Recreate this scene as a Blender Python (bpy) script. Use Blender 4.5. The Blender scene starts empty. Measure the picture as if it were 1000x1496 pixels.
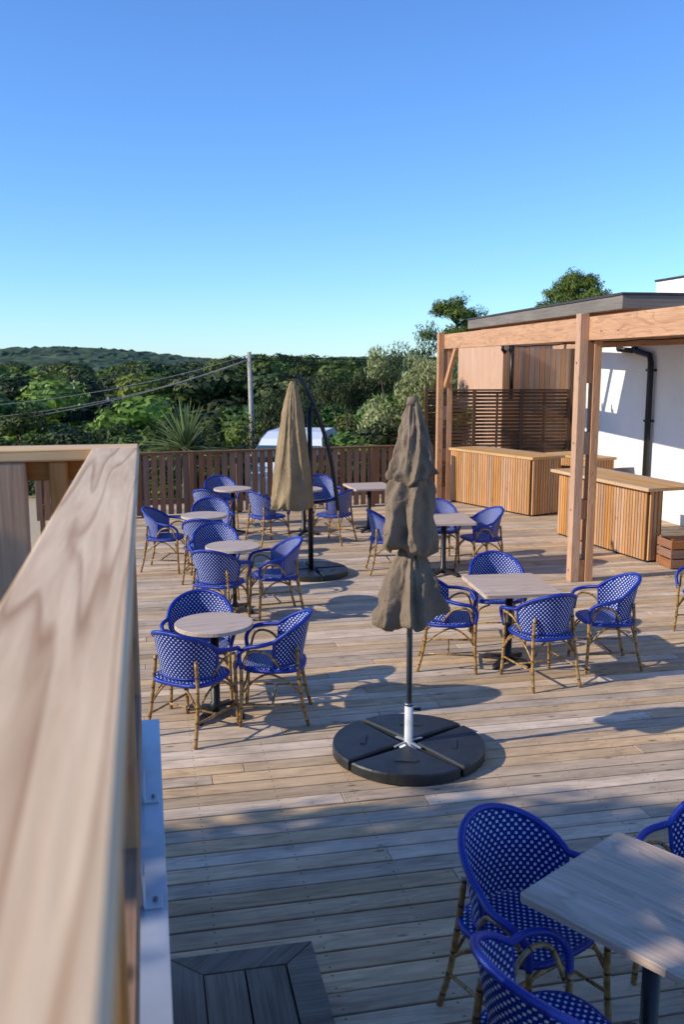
import bpy, math, random
import numpy as np
from mathutils import Vector, Matrix, noise as mnoise
random.seed(7)
rng = np.random.default_rng(7)
scene = bpy.context.scene
ROT = math.radians(12)

# ------------------------------------------------------------ node helpers
def new_mat(name):
    m = bpy.data.materials.new(name); m.use_nodes = True
    nt = m.node_tree; nt.nodes.clear()
    out = nt.nodes.new('ShaderNodeOutputMaterial')
    b = nt.nodes.new('ShaderNodeBsdfPrincipled')
    nt.links.new(b.outputs[0], out.inputs[0])
    return m, nt, b, out
def N(nt, t, **kw):
    n = nt.nodes.new(t)
    for k, v in kw.items(): setattr(n, k, v)
    return n
def mth(nt, op, a, b=None, c=None):
    n = nt.nodes.new('ShaderNodeMath'); n.operation = op
    for i, v in enumerate((a, b, c)):
        if v is None: continue
        if isinstance(v, (int, float)): n.inputs[i].default_value = v
        else: nt.links.new(v, n.inputs[i])
    return n.outputs[0]
def mixc(nt, fac, a, b, mode='MIX'):
    n = nt.nodes.new('ShaderNodeMix'); n.data_type = 'RGBA'; n.blend_type = mode
    for idx, v in ((0, fac), (6, a), (7, b)):
        if isinstance(v, (int, float)): n.inputs[idx].default_value = v
        elif isinstance(v, tuple): n.inputs[idx].default_value = (v[0], v[1], v[2], 1)
        else: nt.links.new(v, n.inputs[idx])
    return n.outputs[2]
def noise(nt, vec, scale, detail=5, rough=.6, dist=0):
    n = nt.nodes.new('ShaderNodeTexNoise')
    n.inputs['Scale'].default_value = scale; n.inputs['Detail'].default_value = detail
    n.inputs['Roughness'].default_value = rough; n.inputs['Distortion'].default_value = dist
    if vec is not None: nt.links.new(vec, n.inputs['Vector'])
    return n.outputs['Fac']
def ramp(nt, fac, stops):
    r = nt.nodes.new('ShaderNodeValToRGB'); nt.links.new(fac, r.inputs[0])
    while len(r.color_ramp.elements) < len(stops): r.color_ramp.elements.new(.5)
    for e, (p, c) in zip(r.color_ramp.elements, stops):
        e.position = p; e.color = (c, c, c, 1) if isinstance(c, (int, float)) else (c[0], c[1], c[2], 1)
    return r.outputs[0]
def mapping(nt, vec, sc, loc=None):
    m = nt.nodes.new('ShaderNodeMapping'); m.inputs['Scale'].default_value = sc
    nt.links.new(vec, m.inputs[0]); return m.outputs[0]
def bump(nt, b, h, strength=.3, dist=.01):
    n = nt.nodes.new('ShaderNodeBump'); n.inputs['Strength'].default_value = strength
    n.inputs['Distance'].default_value = dist
    nt.links.new(h, n.inputs['Height']); nt.links.new(n.outputs[0], b.inputs['Normal'])

def wood(name, c1, c2, var=.3, s=1.0, rough=.65, bmp=.35, rings=0.0, screws=False, stain=None, streak=22, ringscale=1.0, knots=True, ringlen=.55, nr=17.0):
    m, nt, b, o = new_mat(name)
    tc = N(nt, 'ShaderNodeTexCoord'); geo = N(nt, 'ShaderNodeNewGeometry')
    isl = geo.outputs['Random Per Island']
    comb = N(nt, 'ShaderNodeCombineXYZ')
    nt.links.new(mth(nt, 'MULTIPLY', isl, 37.0), comb.inputs[0]); nt.links.new(mth(nt, 'MULTIPLY', isl, 91.0), comb.inputs[2])
    add = N(nt, 'ShaderNodeVectorMath', operation='ADD')
    nt.links.new(tc.outputs['UV'], add.inputs[0]); nt.links.new(comb.outputs[0], add.inputs[1])
    uv = add.outputs[0]
    g1 = noise(nt, mapping(nt, uv, (1.6*s, streak*s*2, 1)), 1.5, 7, .65, .4)
    g2 = noise(nt, mapping(nt, uv, (.7*s, 5*s, 1)), 1.5, 3, .5)
    f = mth(nt, 'ADD', mth(nt, 'MULTIPLY', g1, .65), mth(nt, 'MULTIPLY', g2, .35))
    if rings > 0:
        fld = noise(nt, mapping(nt, uv, (ringlen, 4.5*ringscale, 1)), 1.0, 2, .45, .3)
        r_ = mth(nt, 'FRACT', mth(nt, 'MULTIPLY', fld, nr))
        r_ = ramp(nt, r_, [(0, .15), (.12, .75), (.8, .62), (1, .15)])
        f = mth(nt, 'ADD', mth(nt, 'MULTIPLY', f, 1-rings), mth(nt, 'MULTIPLY', r_, rings))
        fac = ramp(nt, f, [(.28, 0.0), (.66, 1.0)])
    else:
        fac = ramp(nt, f, [(.33, 0.0), (.67, 1.0)])
    col = mixc(nt, fac, c1, c2)
    if stain:
        st = noise(nt, tc.outputs['Object'], .9, 5, .65)
        col = mixc(nt, ramp(nt, st, [(.4, 0.0), (.7, .85)]), col, stain)
        st2 = noise(nt, mapping(nt, tc.outputs['Object'], (1.2, 3.5, 1)), 2.0, 6, .7)
        col = mixc(nt, 1.0, col, ramp(nt, st2, [(.3, .68), (.55, 1.0), (.75, 1.14)]), 'MULTIPLY')
    if knots:
        v = N(nt, 'ShaderNodeTexVoronoi'); v.inputs['Scale'].default_value = 1.0
        nt.links.new(mapping(nt, uv, (2.2, 7, 1)), v.inputs['Vector'])
        kn = ramp(nt, v.outputs['Distance'], [(.04, .35), (.10, 1.0)])
        col = mixc(nt, 1.0, col, kn, 'MULTIPLY')
    val = mth(nt, 'ADD', mth(nt, 'MULTIPLY', isl, var), 1-var/2)
    hsv = N(nt, 'ShaderNodeHueSaturation'); nt.links.new(col, hsv.inputs['Color']); nt.links.new(val, hsv.inputs['Value'])
    sat = mth(nt, 'ADD', mth(nt, 'MULTIPLY', mth(nt, 'FRACT', mth(nt, 'MULTIPLY', isl, 7.3)), .4), .8)
    nt.links.new(sat, hsv.inputs['Saturation'])
    col = hsv.outputs[0]
    if screws:
        sep = N(nt, 'ShaderNodeSeparateXYZ'); nt.links.new(tc.outputs['Object'], sep.inputs[0])
        dx = mth(nt, 'MULTIPLY', mth(nt, 'ABSOLUTE', mth(nt, 'SUBTRACT', mth(nt, 'FRACT', mth(nt, 'DIVIDE', sep.outputs[0], .5)), .5)), .5)
        fy = mth(nt, 'FRACT', mth(nt, 'DIVIDE', sep.outputs[1], .145))
        dy = mth(nt, 'MULTIPLY', mth(nt, 'ABSOLUTE', mth(nt, 'SUBTRACT', mth(nt, 'ABSOLUTE', mth(nt, 'SUBTRACT', fy, .5)), .3)), .145)
        d = mth(nt, 'SQRT', mth(nt, 'ADD', mth(nt, 'MULTIPLY', dx, dx), mth(nt, 'MULTIPLY', dy, dy)))
        sc = mth(nt, 'LESS_THAN', d, .0055)
        col = mixc(nt, mth(nt, 'MULTIPLY', sc, .8), col, (.03, .025, .02))
    nt.links.new(col, b.inputs['Base Color'])
    b.inputs['Roughness'].default_value = rough
    b.inputs['Specular IOR Level'].default_value = .2
    bump(nt, b, g1, bmp, .004)
    return m

def plain(name, c, rough=.5, metal=0, nscale=6, var=.25, bmp=.15):
    m, nt, b, o = new_mat(name)
    tc = N(nt, 'ShaderNodeTexCoord')
    n = noise(nt, tc.outputs['Object'], nscale, 6, .6)
    lo = tuple(x*(1-var) for x in c); hi = tuple(min(1, x*(1+var)) for x in c)
    nt.links.new(mixc(nt, ramp(nt, n, [(.3, 0.0), (.7, 1.0)]), lo, hi), b.inputs['Base Color'])
    b.inputs['Roughness'].default_value = rough; b.inputs['Metallic'].default_value = metal
    n2 = noise(nt, tc.outputs['Object'], nscale*12, 3, .6)
    bump(nt, b, n2, bmp, .003)
    return m

def leafmat(name, c1, c2, c3, trans=.22):
    m, nt, b, o = new_mat(name)
    geo = N(nt, 'ShaderNodeNewGeometry'); tc = N(nt, 'ShaderNodeTexCoord')
    oi = N(nt, 'ShaderNodeObjectInfo')
    col = ramp(nt, geo.outputs['Random Per Island'], [(0, c1), (.55, c2), (1, c3)])
    n = noise(nt, tc.outputs['Object'], .9, 3, .6)
    col = mixc(nt, 1.0, col, ramp(nt, n, [(.3, .5), (.7, 1.3)]), 'MULTIPLY')
    hsv = N(nt, 'ShaderNodeHueSaturation'); nt.links.new(col, hsv.inputs['Color'])
    nt.links.new(mth(nt, 'ADD', mth(nt, 'MULTIPLY', oi.outputs['Random'], .85), .55), hsv.inputs['Value'])
    nt.links.new(mth(nt, 'ADD', mth(nt, 'MULTIPLY', mth(nt, 'FRACT', mth(nt, 'MULTIPLY', oi.outputs['Random'], 5.7)), .06), .46), hsv.inputs['Hue'])
    nt.links.new(hsv.outputs[0], b.inputs['Base Color'])
    b.inputs['Roughness'].default_value = .6; b.inputs['Specular IOR Level'].default_value = .25
    tr = N(nt, 'ShaderNodeBsdfTranslucent'); nt.links.new(hsv.outputs[0], tr.inputs[0])
    mx = N(nt, 'ShaderNodeMixShader'); mx.inputs[0].default_value = trans
    nt.links.new(b.outputs[0], mx.inputs[1]); nt.links.new(tr.outputs[0], mx.inputs[2])
    nt.links.new(mx.outputs[0], o.inputs[0])
    return m

def weave_mat():
    m, nt, b, o = new_mat('blue_white_weave')
    tc = N(nt, 'ShaderNodeTexCoord'); sep = N(nt, 'ShaderNodeSeparateXYZ')
    nt.links.new(tc.outputs['UV'], sep.inputs[0])
    W, H = .034, .0185
    vr = mth(nt, 'DIVIDE', sep.outputs[1], H)
    row = mth(nt, 'FLOOR', vr)
    par = mth(nt, 'MULTIPLY', mth(nt, 'FLOORED_MODULO', row, 2.0), .5)
    fx = mth(nt, 'FRACT', mth(nt, 'ADD', mth(nt, 'DIVIDE', sep.outputs[0], W), par))
    fy = mth(nt, 'FRACT', vr)
    ax = mth(nt, 'ABSOLUTE', mth(nt, 'SUBTRACT', fx, .5)); ay = mth(nt, 'ABSOLUTE', mth(nt, 'SUBTRACT', fy, .5))
    w = mth(nt, 'MULTIPLY', mth(nt, 'LESS_THAN', ax, .175), mth(nt, 'LESS_THAN', ay, .31))
    n = noise(nt, tc.outputs['Object'], 14, 3)
    blue = mixc(nt, n, (.002, .012, .13), (.006, .030, .28))
    col = mixc(nt, w, blue, (.62, .67, .72))
    nt.links.new(col, b.inputs['Base Color']); b.inputs['Roughness'].default_value = .5
    b.inputs['Specular IOR Level'].default_value = .2
    hgt = mth(nt, 'ADD', mth(nt, 'MULTIPLY', w, .6), mth(nt, 'MULTIPLY', mth(nt, 'COSINE', mth(nt, 'MULTIPLY', mth(nt, 'SUBTRACT', fy, .5), 6.28)), .5))
    bump(nt, b, hgt, .5, .003)
    return m

def wrap_mat():   # blue wrapped tube
    m, nt, b, o = new_mat('blue_wrap')
    tc = N(nt, 'ShaderNodeTexCoord'); sep = N(nt, 'ShaderNodeSeparateXYZ')
    nt.links.new(tc.outputs['UV'], sep.inputs[0])
    s = mth(nt, 'SINE', mth(nt, 'MULTIPLY', sep.outputs[0], 2*math.pi/.009))
    n = noise(nt, tc.outputs['Object'], 9, 3)
    nt.links.new(mixc(nt, n, (.002, .016, .19), (.007, .040, .38)), b.inputs['Base Color'])
    b.inputs['Roughness'].default_value = .36
    bump(nt, b, s, .4, .002); return m

def cane_mat():
    m, nt, b, o = new_mat('bamboo_cane')
    tc = N(nt, 'ShaderNodeTexCoord'); sep = N(nt, 'ShaderNodeSeparateXYZ')
    nt.links.new(tc.outputs['UV'], sep.inputs[0])
    f = mth(nt, 'FRACT', mth(nt, 'DIVIDE', sep.outputs[0], .11))
    k = mth(nt, 'LESS_THAN', mth(nt, 'ABSOLUTE', mth(nt, 'SUBTRACT', f, .5)), .05)
    n = noise(nt, tc.outputs['Object'], 22, 4)
    c = mixc(nt, ramp(nt, n, [(.35, 0.0), (.65, 1.0)]), (.20, .10, .03), (.46, .28, .10))
    nt.links.new(mixc(nt, k, c, (.08, .04, .015)), b.inputs['Base Color'])
    b.inputs['Roughness'].default_value = .35
    bump(nt, b, k, .5, .003); return m

# ------------------------------------------------------------ mesh builder
class MB:
    def __init__(s): s.v = []; s.f = []; s.m = []; s.uv = []; s.sm = []; s.mats = []
    def mi(s, mat):
        if mat not in s.mats: s.mats.append(mat)
        return s.mats.index(mat)
    def face(s, idx, uvs, mat, smooth=False):
        s.f.append(tuple(idx)); s.uv.extend(uvs); s.m.append(s.mi(mat)); s.sm.append(smooth)
    def box(s, c, size, mat, rz=0, R=None):
        if R is None: R = Matrix.Rotation(rz, 3, 'Z')
        c = Vector(c); h = [x/2 for x in size]
        b0 = len(s.v)
        loc = [(x*h[0], y*h[1], z*h[2]) for x in (-1, 1) for y in (-1, 1) for z in (-1, 1)]
        for p in loc: s.v.append(tuple(c + R @ Vector(p)))
        L = max(range(3), key=lambda i: size[i]); off = (random.random()*20, random.random()*20)
        for q in ((0, 1, 3, 2), (4, 6, 7, 5), (0, 4, 5, 1), (2, 3, 7, 6), (0, 2, 6, 4), (1, 5, 7, 3)):
            ps = [loc[i] for i in q]
            axs = [a for a in range(3) if max(p[a] for p in ps)-min(p[a] for p in ps) > 1e-9]
            if len(axs) < 2: axs = [0, 1]
            if L in axs: ua = L; va = [a for a in axs if a != L][0]
            else: ua, va = axs
            s.face([b0+i for i in q], [(p[ua]+off[0], p[va]+off[1]+(.3 if L not in axs else 0)) for p in ps], mat)
    def bx(s, x0, x1, y0, y1, z0, z1, mat):
        s.box(((x0+x1)/2, (y0+y1)/2, (z0+z1)/2), (x1-x0, y1-y0, z1-z0), mat)
    def beam(s, p0, p1, w, h, mat):
        p0 = Vector(p0); p1 = Vector(p1); d = p1-p0; L = d.length; x = d/L
        up = Vector((0, 0, 1)) if abs(x.z) < .95 else Vector((0, 1, 0))
        y = up.cross(x).normalized(); z = x.cross(y)
        R = Matrix((x, y, z)).transposed()
        s.box((p0+p1)/2, (L, w, h), mat, R=R)
    def tube(s, pts, r, mat, seg=8, cap=True):
        pts = [Vector(p) for p in pts]; n = len(pts)
        rr = r if isinstance(r, (list, tuple)) else [r]*n
        b0 = len(s.v); Ls = [0]; prev = None
        for i in range(1, n): Ls.append(Ls[-1]+(pts[i]-pts[i-1]).length)
        for i, p in enumerate(pts):
            t = (pts[min(i+1, n-1)]-pts[max(i-1, 0)]).normalized()
            if prev is None:
                a = Vector((0, 0, 1)) if abs(t.z) < .9 else Vector((1, 0, 0))
                u = t.cross(a).normalized()
            else: u = (prev - t*prev.dot(t)).normalized()
            prev = u; w = t.cross(u)
            for k in range(seg):
                a = 2*math.pi*k/seg
                s.v.append(tuple(p + (u*math.cos(a)+w*math.sin(a))*rr[i]))
        o = random.random()*.1
        for i in range(n-1):
            for k in range(seg):
                k2 = (k+1) % seg
                s.face((b0+i*seg+k, b0+i*seg+k2, b0+(i+1)*seg+k2, b0+(i+1)*seg+k),
                       [(Ls[i]+o, k/seg), (Ls[i]+o, (k+1)/seg), (Ls[i+1]+o, (k+1)/seg), (Ls[i+1]+o, k/seg)], mat, True)
        if cap:
            for base, rev in ((b0, True), (b0+(n-1)*seg, False)):
                idx = [base+k for k in range(seg)]
                if rev: idx.reverse()
                s.face(idx, [(0, 0)]*seg, mat)
    def grid(s, P, UV, mat, closed=False, smooth=True):
        nr = len(P); nc = len(P[0]); b0 = len(s.v)
        for row in P:
            for p in row: s.v.append(tuple(p))
        for i in range(nr-1):
            for j in range(nc if closed else nc-1):
                j2 = (j+1) % nc
                s.face((b0+i*nc+j, b0+i*nc+j2, b0+(i+1)*nc+j2, b0+(i+1)*nc+j),
                       [UV[i][j], UV[i][j2], UV[i+1][j2], UV[i+1][j]], mat, smooth)
    def prism(s, poly, z0, z1, mat, bev=.0):
        n = len(poly); b0 = len(s.v)
        cx = sum(p[0] for p in poly)/n; cy = sum(p[1] for p in poly)/n
        def ring(z, k):
            for p in poly: s.v.append((cx+(p[0]-cx)*k, cy+(p[1]-cy)*k, z))
        k = 1-bev*3
        ring(z0, 1); ring(z1-bev, 1); ring(z1, k)
        for r in range(2):
            for i in range(n):
                j = (i+1) % n
                q = (b0+r*n+i, b0+r*n+j, b0+(r+1)*n+j, b0+(r+1)*n+i)
                s.face(q, [(s.v[a][0], s.v[a][1]+s.v[a][2]) for a in q], mat)
        for idx in ([b0+2*n+i for i in range(n)], [b0+i for i in reversed(range(n))]):
            s.face(idx, [(s.v[a][0], s.v[a][1]) for a in idx], mat)
    def mesh(s, name):
        me = bpy.data.meshes.new(name); me.from_pydata(s.v, [], s.f)
        for mt in s.mats: me.materials.append(mt)
        me.polygons.foreach_set('material_index', s.m); me.polygons.foreach_set('use_smooth', s.sm)
        uvl = me.uv_layers.new(name='UVMap')
        uvl.data.foreach_set('uv', np.array(s.uv, dtype=np.float32).ravel())
        me.update(); return me
    def obj(s, name, loc=(0, 0, 0), rz=0, bevel=0, parent=None):
        return place(s.mesh(name), name, loc, rz, bevel, parent)
def place(me, name, loc=(0, 0, 0), rz=0, bevel=0, parent=None, sc=1.0):
    ob = bpy.data.objects.new(name, me); scene.collection.objects.link(ob)
    ob.location = loc; ob.rotation_euler = (0, 0, rz)
    ob.scale = (sc, sc, sc) if isinstance(sc, (int, float)) else sc
    if bevel:
        b = ob.modifiers.new('bevel', 'BEVEL'); b.width = bevel; b.segments = 1; b.limit_method = 'ANGLE'
    if parent: ob.parent = parent
    return ob
def empty(name, loc=(0, 0, 0)):
    e = bpy.data.objects.new(name, None); scene.collection.objects.link(e); e.location = loc; return e

# ------------------------------------------------------------ materials
M_deck = wood('weathered_deck', (.33, .215, .13), (.78, .58, .385), var=.48, screws=True, stain=(.48, .365, .25), rings=.22, rough=.75)
M_rail = wood('larch_rail', (.38, .185, .07), (.84, .60, .35), var=.06, rings=.38, streak=12, rough=.55, ringscale=1.5, knots=False, ringlen=.32, nr=10)
M_balus = wood('larch_board', (.26, .12, .05), (.46, .25, .12), var=.3)
M_post = wood('larch_post', (.34, .175, .08), (.56, .34, .18), var=.25)
M_fence = wood('fence_wood', (.155, .085, .05), (.31, .185, .115), var=.6)
M_screen = wood('dark_slat', (.065, .036, .022), (.15, .085, .052), var=.4)
M_perg = wood('pergola_timber', (.25, .125, .07), (.56, .335, .20), var=.3, rings=.25)
M_bar = wood('bar_slat', (.34, .165, .07), (.60, .34, .165), var=.45)
M_bartop = wood('bar_top', (.44, .26, .12), (.66, .43, .235), var=.2)
M_clad = wood('facade_cladding', (.42, .24, .15), (.60, .37, .24), var=.25)
M_tabtop = wood('table_top', (.33, .22, .15), (.66, .50, .37), var=.1, rings=.22, rough=.55, bmp=.1, knots=False)
M_step = wood('dark_step', (.13, .10, .07), (.31, .24, .175), var=.3)
M_fascia = wood('grey_fascia', (.12, .105, .09), (.24, .21, .18), var=.2)
M_weave = weave_mat(); M_wrap = wrap_mat(); M_cane = cane_mat()
M_black = plain('black_metal', (.018, .019, .021), .4, .3)
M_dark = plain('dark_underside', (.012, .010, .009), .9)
M_base = plain('black_rubber', (.018, .021, .023), .45, 0, 5, .5, .5)
M_grey = plain('grey_pole', (.16, .18, .20), .35, .6)
M_frame = plain('frame_steel', (.40, .42, .44), .4, .4)
M_white = plain('white_sleeve', (.66, .66, .64), .4)
M_galv = plain('galvanised_steel', (.55, .60, .66), .4, .5, 3, .15)
M_render = plain('white_render', (.84, .82, .78), .9, 0, 1.5, .04, .3)
M_felt = plain('roof_felt', (.045, .045, .048), .85)
M_conc = plain('pole_concrete', (.42, .38, .32), .9)
M_crate = wood('crate_wood', (.20, .09, .05), (.35, .18, .1), var=.3)
M_teal = plain('teal_plastic', (.03, .45, .5), .4)
M_paint = plain('white_paint', (.8, .82, .84), .25, 0, 1, .02, 0)
M_glass = plain('car_glass', (.05, .09, .12), .08, 0, 1, .1, 0)
M_tyre = plain('tyre', (.02, .02, .02), .8)
M_bark = plain('bark', (.11, .075, .05), .9, 0, 8, .4, .8)

def cloth(name, c):
    m, nt, b, o = new_mat(name)
    tc = N(nt, 'ShaderNodeTexCoord')
    n = noise(nt, tc.outputs['Object'], 3.5, 5, .6)
    nt.links.new(mixc(nt, ramp(nt, n, [(.3, 0.0), (.7, 1.0)]), tuple(x*.75 for x in c), tuple(x*1.15 for x in c)), b.inputs['Base Color'])
    b.inputs['Roughness'].default_value = .9; b.inputs['Specular IOR Level'].default_value = .15
    n2 = noise(nt, tc.outputs['Object'], 9, 4, .6, 1.0)
    bump(nt, b, n2, .7, .03); return m
M_taupe = cloth('taupe_canvas', (.215, .163, .115))
M_beige = cloth('beige_canvas', (.29, .212, .12))

# ------------------------------------------------------------ world, sun, camera
sd = Vector((.95, .30, -.509)).normalized()
el = math.asin(-sd.z); az = math.atan2(-sd.x, -sd.y)
w = bpy.data.worlds.new('World'); scene.world = w; w.use_nodes = True
nt = w.node_tree; bg = nt.nodes['Background']
sky = nt.nodes.new('ShaderNodeTexSky'); sky.sky_type = 'NISHITA'; sky.sun_disc = False
sky.sun_elevation = el; sky.sun_rotation = az % (2*math.pi)
sky.air_density = 1.0; sky.dust_density = .05; sky.ozone_density = 2.5
tint = mixc(nt, 1.0, sky.outputs[0], (.80, 1.20, 1.80), 'MULTIPLY')
nt.links.new(tint, bg.inputs[0]); bg.inputs[1].default_value = .125
sl = bpy.data.lights.new('sun', 'SUN'); sl.energy = 5.0; sl.angle = math.radians(.5); sl.color = (1, .905, .75)
so = bpy.data.objects.new('sun', sl); scene.collection.objects.link(so)
so.rotation_euler = sd.to_track_quat('-Z', 'Y').to_euler(); so.location = (-20, -8, 14)
cam = bpy.data.cameras.new('camera'); co = bpy.data.objects.new('camera', cam); scene.collection.objects.link(co)
cam.sensor_fit = 'HORIZONTAL'; cam.sensor_width = 24; cam.lens = 32.4
co.location = (0, 0, 2.75); co.rotation_euler = (math.radians(90-9.17), 0, 0)
cam.clip_start = .05; cam.clip_end = 6000
cam.dof.use_dof = True; cam.dof.focus_distance = 7.0; cam.dof.aperture_fstop = 4.0
scene.camera = co
scene.view_settings.view_transform = 'Standard'; scene.view_settings.look = 'None'; scene.view_settings.exposure = 0

# ------------------------------------------------------------ terrain
def sm(a, b, x):
    t = np.clip((x-a)/(b-a), 0, 1); return t*t*(3-2*t)
def H(x, y):
    x = np.asarray(x, float); y = np.asarray(y, float)
    z = -.45 - 5.0*sm(17, 60, y) - 3.0*sm(60, 220, y)
    z = z + 7.5*sm(5, 26, x)*sm(28, 65, y)*(1-sm(150, 400, y))
    z = z + .6*np.sin(x*.05+1)*np.cos(y*.04)*sm(40, 100, y)
    return z
def terrain():
    a = np.linspace(-1, 1, 161); xs = np.sinh(a*6)/np.sinh(6)*3500
    b = np.linspace(0, 1, 171); ys = -60+(np.sinh(b*5)/np.sinh(5))*4000
    X, Y = np.meshgrid(xs, ys); Z = H(X, Y)
    v = np.stack([X, Y, Z], -1).reshape(-1, 3); nc = len(xs)
    f = [(i*nc+j, i*nc+j+1, (i+1)*nc+j+1, (i+1)*nc+j) for i in range(len(ys)-1) for j in range(nc-1)]
    me = bpy.data.meshes.new('ground'); me.from_pydata(v.tolist(), [], f)
    me.polygons.foreach_set('use_smooth', [True]*len(f))
    m, nt, b, o = new_mat('ground_soil')
    tc = N(nt, 'ShaderNodeTexCoord'); sep = N(nt, 'ShaderNodeSeparateXYZ'); nt.links.new(tc.outputs['Object'], sep.inputs[0])
    n1 = noise(nt, tc.outputs['Object'], .6, 8, .65); n2 = noise(nt, tc.outputs['Object'], 14, 5, .7)
    sand = mixc(nt, n2, (.42, .31, .18), (.62, .50, .33))
    grass = mixc(nt, n1, (.05, .08, .022), (.24, .23, .08))
    fac = mth(nt, 'ADD', mth(nt, 'DIVIDE', mth(nt, 'SUBTRACT', sep.outputs[1], 22.0), 12.0), mth(nt, 'SUBTRACT', n1, .5))
    nt.links.new(mixc(nt, ramp(nt, fac, [(.2, 0.0), (.6, 1.0)]), sand, grass), b.inputs['Base Color'])
    b.inputs['Roughness'].default_value = .95; bump(nt, b, n2, .5, .05)
    me.materials.append(m); place(me, 'ground')
terrain()

def hill():
    m, nt, b, o = new_mat('wooded_hill')
    tc = N(nt, 'ShaderNodeTexCoord')
    n = noise(nt, tc.outputs['Object'], .11, 6, .7); n2 = noise(nt, tc.outputs['Object'], .02, 4, .6)
    c = mixc(nt, ramp(nt, n, [(.35, 0.0), (.65, 1.0)]), (.020, .048, .028), (.075, .12, .045))
    c = mixc(nt, ramp(nt, n2, [(.55, 0.0), (.75, .6)]), c, (.15, .17, .085))
    nt.links.new(c, b.inputs['Base Color']); b.inputs['Roughness'].default_value = 1
    xs = np.linspace(-900, 900, 361); ys = np.linspace(520, 1500, 150)
    X, Y = np.meshgrid(xs, ys)
    Z = -9 + 24*np.exp(-((X+270)/150)**2-((Y-950)/260)**2) + 12*np.exp(-((X+520)/190)**2-((Y-1000)/260)**2)
    Z += 15*np.exp(-((X-110)/180)**2-((Y-1250)/200)**2)+9*np.exp(-((X+60)/160)**2-((Y-1200)/200)**2)+12*np.exp(-((X-450)/200)**2-((Y-1100)/200)**2)
    Z += rng.normal(0, .9, Z.shape)
    v = np.stack([X, Y, Z], -1).reshape(-1, 3); nc = len(xs)
    f = [(i*nc+j, i*nc+j+1, (i+1)*nc+j+1, (i+1)*nc+j) for i in range(len(ys)-1) for j in range(nc-1)]
    me = bpy.data.meshes.new('hills'); me.from_pydata(v.tolist(), [], f); me.materials.append(m)
    me.polygons.foreach_set('use_smooth', [False]*len(f))
    place(me, 'hills')
hill()

# ------------------------------------------------------------ foliage
def leafmesh(name, lobes, nleaf, size, mat, aspect=.55, shell=.55, droop=0, trunk=None, jitter=.25, rnd=.35):
    w = np.array([l[3]**2 for l in lobes]); w = w/w.sum()
    idx = rng.choice(len(lobes), nleaf, p=w)
    L = np.array([[l[0], l[1], l[2], l[3]] for l in lobes]); SQ = np.array([l[4] if len(l) > 4 else 1 for l in lobes])
    d = rng.normal(size=(nleaf, 3)); d /= np.linalg.norm(d, axis=1)[:, None]
    k = rng.normal(size=(5, 3))*4
    lump = sum(np.sin(d@k[i]+idx*1.7+i) for i in range(5))*.5
    r = (shell+(1-shell)*rng.random(nleaf)**.6)*(1+jitter*.5*lump)
    c = L[idx, :3]+d*(r*L[idx, 3])[:, None]*np.stack([np.ones(nleaf), np.ones(nleaf), SQ[idx]], 1)
    nrm = d+rng.normal(size=(nleaf, 3))*rnd; nrm[:, 2] += .15
    nrm /= np.linalg.norm(nrm, axis=1)[:, None]
    t = np.cross(nrm, rng.normal(size=(nleaf, 3))); t[:, 2] -= droop
    t /= np.linalg.norm(t, axis=1)[:, None]; bt = np.cross(nrm, t)
    s = size*(.55+.9*rng.random(nleaf))
    a = t*(s/2)[:, None]; b = bt*(s*aspect/2)[:, None]
    V = np.stack([c-a, c+b, c+a, c-b], 1).reshape(-1, 3)
    verts = V.tolist(); faces = [(4*i, 4*i+1, 4*i+2, 4*i+3) for i in range(nleaf)]
    mats = [0]*nleaf; mb = MB()
    if trunk:
        for pts, rad in trunk: mb.tube(pts, rad, M_bark, 7)
        o = len(verts); verts += [tuple(p) for p in mb.v]
        faces += [tuple(i+o for i in f) for f in mb.f]; mats += [1]*len(mb.f)
    me = bpy.data.meshes.new(name); me.from_pydata(verts, [], faces)
    me.materials.append(mat); me.materials.append(M_bark)
    me.polygons.foreach_set('material_index', mats); me.update(); return me

L_mid = leafmat('leaf_mid', (.040, .080, .016), (.085, .145, .028), (.15, .22, .045))
L_bright = leafmat('leaf_bright', (.09, .155, .022), (.175, .26, .042), (.28, .36, .08))
L_dark = leafmat('leaf_dark', (.018, .036, .012), (.042, .070, .020), (.085, .12, .035), .12)
L_olive = leafmat('leaf_olive', (.12, .17, .055), (.24, .30, .12), (.40, .45, .22))

def rand_tree(hgt, rad, nl, mat, n, size):
    lobes = []; tr = [([(0, 0, -1), (rad*.04, 0, hgt*.3), (0, .05, hgt*.6)], [.16, .12, .06])]
    for i in range(n):
        a = random.random()*6.28; q = random.random()**.5*rad*.85
        z = hgt*(.28+.58*random.random())*(1-.22*q/rad)
        lr = rad*(.20+.20*random.random())
        lobes.append((q*math.cos(a), q*math.sin(a), z, lr, .75))
        tr.append(([(0, 0, hgt*.25), (q*.5*math.cos(a), q*.5*math.sin(a), z*.75), (q*math.cos(a), q*math.sin(a), z)], [.08, .05, .02]))
    lobes.append((0, 0, hgt*.82, rad*.32, .8))
    lobes.append((0, 0, hgt*.35, rad*.6, .6))
    return leafmesh('tree_mesh', lobes, nl, size, mat, trunk=tr)
variants = [rand_tree(5, 2.4, 6500, L_mid, 13, .24), rand_tree(5, 2.8, 7000, L_dark, 15, .24),
            rand_tree(5, 2.2, 6500, L_bright, 12, .24), rand_tree(5, 2.6, 6500, L_mid, 14, .26),
            rand_tree(5, 2.0, 6000, L_dark, 11, .22), rand_tree(5, 2.7, 6500, L_bright, 14, .26), rand_tree(5, 2.5, 6500, L_dark, 12, .25)]
wd = empty('woodland')
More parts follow.
